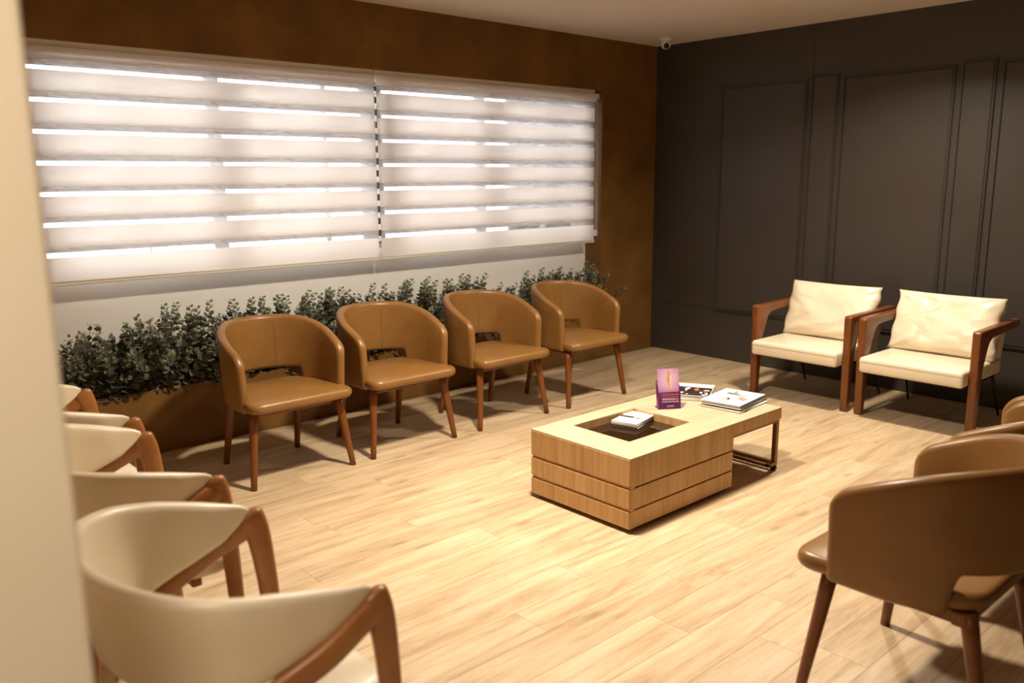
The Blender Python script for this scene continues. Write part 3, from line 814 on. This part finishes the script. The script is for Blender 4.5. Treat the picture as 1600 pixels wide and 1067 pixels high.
# leaflets on the smoked glass
LG = 'small leaflets on the glass inset'
for k, (dx, rr) in enumerate([(0, 3), (0.004, -2), (-0.003, 2), (0.0, 0)]):
    lab = ['lowest small leaflet of the stack on the smoked glass', 'second small leaflet from the bottom of the stack on the glass', 'third small leaflet from the bottom of the stack on the glass', 'white leaflet with dark heading, top of the stack on the glass'][k]
    prn = [(rect(-0.07, -0.012, 0.004, 0.012), M['ink_dark']), (rect(0.01, -0.01, 0.045, 0.006), M['ink_green']), (rect(-0.06, 0.03, 0.0, 0.036), M['ink_lilac'])] if k == 3 else ()
    magazine((-2.772+dx, -2.118, gz+k*0.0066), R(-76+rr), lab, w_=0.140, h_=0.215, t_=0.0063, cover='ink_dark' if k == 1 else 'paper', prints=prn, cat='leaflet', group=LG)

# purple brochure stand
def text_me(txt, size):
    cu = bpy.data.curves.new('lettering', 'FONT'); cu.body = txt; cu.size = size; cu.align_x = 'CENTER'; cu.extrude = 0
    ob = bpy.data.objects.new('tmp_text', cu); COL.objects.link(ob)
    dg = bpy.context.evaluated_depsgraph_get(); me = bpy.data.meshes.new_from_object(ob.evaluated_get(dg))
    bpy.data.objects.remove(ob); bpy.data.curves.remove(cu); return me
bs = empty('brochure_stand', (-2.535, -2.145, S), R(-33), 'purple card stand holding brochures printed with a standing figure', 'brochure stand')
BW = 0.118
def slab(name, poly, mt, par, x0=-BW/2, x1=BW/2, bev=0.001): return link(name, prism(name, poly, x0, x1, bev, 1), par, mt)
tl = R(11)
slab('holder_front', [(-0.040, 0.0), (-0.0385, 0.0), (-0.0275, 0.088), (-0.029, 0.088)], M['purple'], bs)
hb = slab('holder_back', [(-0.012, 0.0), (-0.0105, 0.0), (0.016, 0.145), (0.0145, 0.145)], M['purple'], bs)
slab('holder_base', [(-0.040, 0.0), (0.030, 0.0), (0.030, 0.0015), (-0.040, 0.0015)], M['purple'], bs)
for sx in (-1, 1):
    xx = sx*BW/2
    slab('holder_side', [(-0.040, 0.0), (-0.010, 0.0), (0.014, 0.135), (-0.006, 0.125), (-0.029, 0.088)], M['purple'], bs, xx-0.001, xx+0.001, 0)
slab('easel_leg', [(0.016, 0.10), (0.0175, 0.10), (0.040, 0.0), (0.0385, 0.0)], M['purple'], bs, -0.03, 0.03)
# brochures in the holder, each a thin card leaning back
for k in range(3):
    br = empty('brochure', (-2.535, -2.145, S), R(-33), ['front brochure with a standing figure on lilac, in the purple stand', 'second brochure behind the front one in the purple stand', 'rearmost brochure in the purple stand'][k], 'brochure', 'brochures in the purple stand')
    off = k*0.004
    cvr = link('cover', box_me('cover', -BW/2+0.003, BW/2-0.003, -0.0007, 0.0007, 0, 0.205-k*0.002), br, M['cover'], (0, -0.034+off, 0.003), (-tl, 0, 0))
    if k == 0:
        def fig(pts, mt, yy, nm):
            me = bpy.data.meshes.new(nm); me.from_pydata([(x, yy, z) for x, z in pts], [], [tuple(range(len(pts)))]); me.update()
            link(nm, me, cvr, mt)
        body = [(-0.004, 0.192), (0.006, 0.193), (0.010, 0.184), (0.009, 0.174), (0.013, 0.168), (0.018, 0.155), (0.016, 0.143), (0.011, 0.137), (0.013, 0.125), (0.015, 0.112), (0.016, 0.095), (0.020, 0.088),
                (0.012, 0.088), (0.008, 0.100), (0.003, 0.115), (-0.004, 0.128), (-0.006, 0.138), (-0.011, 0.147), (-0.010, 0.158), (-0.005, 0.166), (-0.004, 0.174), (-0.009, 0.182)]
        fig(body, M['ink_skin'], -0.0010, 'printed_figure')
        fig([(0.006, 0.168), (0.013, 0.168), (0.018, 0.155), (0.016, 0.143), (0.011, 0.137), (0.013, 0.125), (0.016, 0.10), (0.017, 0.092), (0.012, 0.105), (0.007, 0.13), (0.010, 0.150)], M['ink_skin2'], -0.0013, 'printed_highlight')
lean = math.atan2(0.011, 0.088)
for txt, sz, z_, mt in [('LONGEVIDADE', 0.0135, 0.071, 'ink_orange'), ('COMO CHEGAR BEM', 0.0088, 0.0605, 'ink_orange'), ('PREVENINDO A', 0.0125, 0.0475, 'ink_white'), ('SAÚDE ARTICULAR', 0.0105, 0.0355, 'ink_white'), ('CATETSI', 0.0095, 0.0125, 'ink_white')]:
    me = text_me(txt, sz); yy = -0.040+0.011*z_/0.088-0.0012
    link('lettering', me, bs, M[mt], (0.004, yy, z_), (R(90)-lean, 0, 0))

# ------------------------------------------------------------------ security camera on the ceiling
sc_ = empty('security_camera', (-0.36, -0.37, H), R(-45), 'small white dome security camera on the ceiling corner', 'security camera')
def lathe(name, prof, n=28):
    V, F = [], []
    for k in range(n):
        a = 2*math.pi*k/n
        for r_, z_ in prof: V.append((r_*math.cos(a), r_*math.sin(a), z_))
    L = len(prof)
    for k in range(n):
        for j in range(L-1): F.append((k*L+j, k*L+j+1, ((k+1) % n)*L+j+1, ((k+1) % n)*L+j))
    return mesh(name, V, F, True)
link('base', lathe('base', [(0.0, 0), (0.044, 0.0), (0.046, -0.010), (0.044, -0.026), (0.040, -0.030), (0.0, -0.030)]), sc_, M['white_plastic'])
ball = [(0.038*math.sin(math.pi*k/14), -0.040-0.038*(1-math.cos(math.pi*k/14))+0.022) for k in range(15)]
bl = link('camera_ball', lathe('camera_ball', ball), sc_, M['white_plastic'])
d_ = Vector((0, -0.86, -0.5)).normalized()
lens = tube('lens', [Vector((0, 0, -0.056))+d_*0.026, Vector((0, 0, -0.056))+d_*0.0395], [0.024, 0.021], 24)
link('lens', lens, sc_, M['black_gloss'])

# ------------------------------------------------------------------ eucalyptus plants in the planter
def sprig(seed, h):
    rn = random.Random(seed)
    bx, by = rn.uniform(-0.12, 0.12), rn.uniform(-0.12, 0.12)
    P = [Vector((bx*h*(t/6)**2*2, by*h*(t/6)**2*2, h*t/6)) for t in range(7)]
    st = tube('stem', P, [0.0028-0.0018*k/6 for k in range(7)], 5)
    st.materials.append(M['stem'])
    V, F, mi = [], [], []
    z = 0.05; turn = rn.uniform(0, 3)
    while z < h:
        t = z/h; i = min(5, int(t*6)); p = P[i].lerp(P[i+1], t*6-i)
        r_ = (0.0235 if t < 0.65 else 0.0235-0.0130*(t-0.6)/0.4)*rn.uniform(0.75, 1.12)
        tilt = rn.uniform(0.1, 0.6)+0.5*t
        turn += 1.57+rn.uniform(-0.3, 0.3)
        for s in (0, math.pi):
            a = turn+s+rn.uniform(-0.25, 0.25)
            d = Vector((math.cos(a)*math.cos(tilt), math.sin(a)*math.cos(tilt), math.sin(tilt)))
            sd = Vector((-math.sin(a), math.cos(a), 0)); nn = d.cross(sd)
            roll_ = rn.uniform(-0.5, 0.5); sd = sd*math.cos(roll_)+nn*math.sin(roll_); nn = d.cross(sd)
            k = len(V); c = p+d*(0.006+r_)
            V.append(c+nn*(-0.003))
            for q in range(8):
                an = 2*math.pi*q/8
                V.append(c+d*(r_*math.cos(an)*1.08)+sd*(r_*math.sin(an)*0.92)+nn*(0.0015*math.cos(2*an)))
            for q in range(8): F.append((k, k+1+q, k+1+(q+1) % 8)); mi.append(1 if t > 0.9 else 0)
        z += (0.031 if t < 0.7 else 0.022)*rn.uniform(0.8, 1.15)
    lf = mesh('leaves', V, F, False, mi); lf.materials.append(M['leaf']); lf.materials.append(M['leaf_young'])
    for p in lf.polygons: p.use_smooth = True
    return st, lf
VAR = [sprig(20+k, h) for k, h in enumerate((0.20, 0.24, 0.27, 0.30, 0.33, 0.36, 0.40, 0.44, 0.48, 0.52))]
bx = [(-4.72, 0.42), (-4.50, 0.40), (-4.24, 0.52), (-3.98, 0.49), (-3.72, 0.50), (-3.44, 0.52), (-3.16, 0.50), (-2.92, 0.46), (-2.66, 0.50), (-2.36, 0.50), (-2.06, 0.50), (-1.76, 0.36), (-1.42, 0.46), (-1.18, 0.48), (-0.84, 0.50)]
names = ['artificial eucalyptus bush at the far left, beside the partition wall', 'artificial eucalyptus bush second from the partition, above the farthest cream chair', 'tall pointed artificial eucalyptus bush left of the first tub chair',
         'artificial eucalyptus bush peeking above the left arm of the first tub chair', 'artificial eucalyptus bush behind the back of the first tub chair', 'tall artificial eucalyptus bush right behind the first tub chair', 'artificial eucalyptus bush between the first and second tub chairs',
         'low artificial eucalyptus bush behind the second tub chair, under the blind gap', 'artificial eucalyptus bush behind the right side of the second tub chair', 'artificial eucalyptus bush between the second and third tub chairs', 'artificial eucalyptus bush behind the third tub chair',
         'lowest artificial eucalyptus bush, right of the third tub chair', 'artificial eucalyptus bush left of the fourth tub chair', 'artificial eucalyptus bush behind the fourth tub chair', 'artificial eucalyptus bush at the right end, spilling over the pillar']
rn = random.Random(11)
for (x, hmax), lab in zip(bx, names):
    o = empty('eucalyptus_bush', (x, 0.085, 0.315), 0, lab, 'plant', 'artificial eucalyptus bushes in the planter')
    for k in range(34):
        fr_ = max(0, (k-3)/31)
        want = (hmax+0.045)*(1.0-0.50*fr_)*rn.uniform(0.9, 1.05)
        j = min(range(len(VAR)), key=lambda q: abs((0.20+0.0356*q)-want))
        st, lf = VAR[j]
        ex = rn.uniform(-0.14, 0.14); ey = rn.uniform(-0.045, 0.03)
        s = link('stem', st, o, None, (ex, ey, 0), None)
        tx = rn.uniform(0.0, 0.24) if k < 9 else rn.uniform(0.05, 0.85)     # lean to the room
        ty = ex*1.7+rn.uniform(-0.25, 0.25)
        if x > -0.9:
            tx = rn.uniform(0.05, 0.75); s.location.x = ex = ex-0.07
            if tx < 0.42: ty = min(ty, 0.05)
            else: ty = abs(ty)+0.1
        s.rotation_euler = (tx, ty, rn.uniform(0, 0.4))
        l = link('leaves', lf, s, None); l['kind'] = 'stuff'
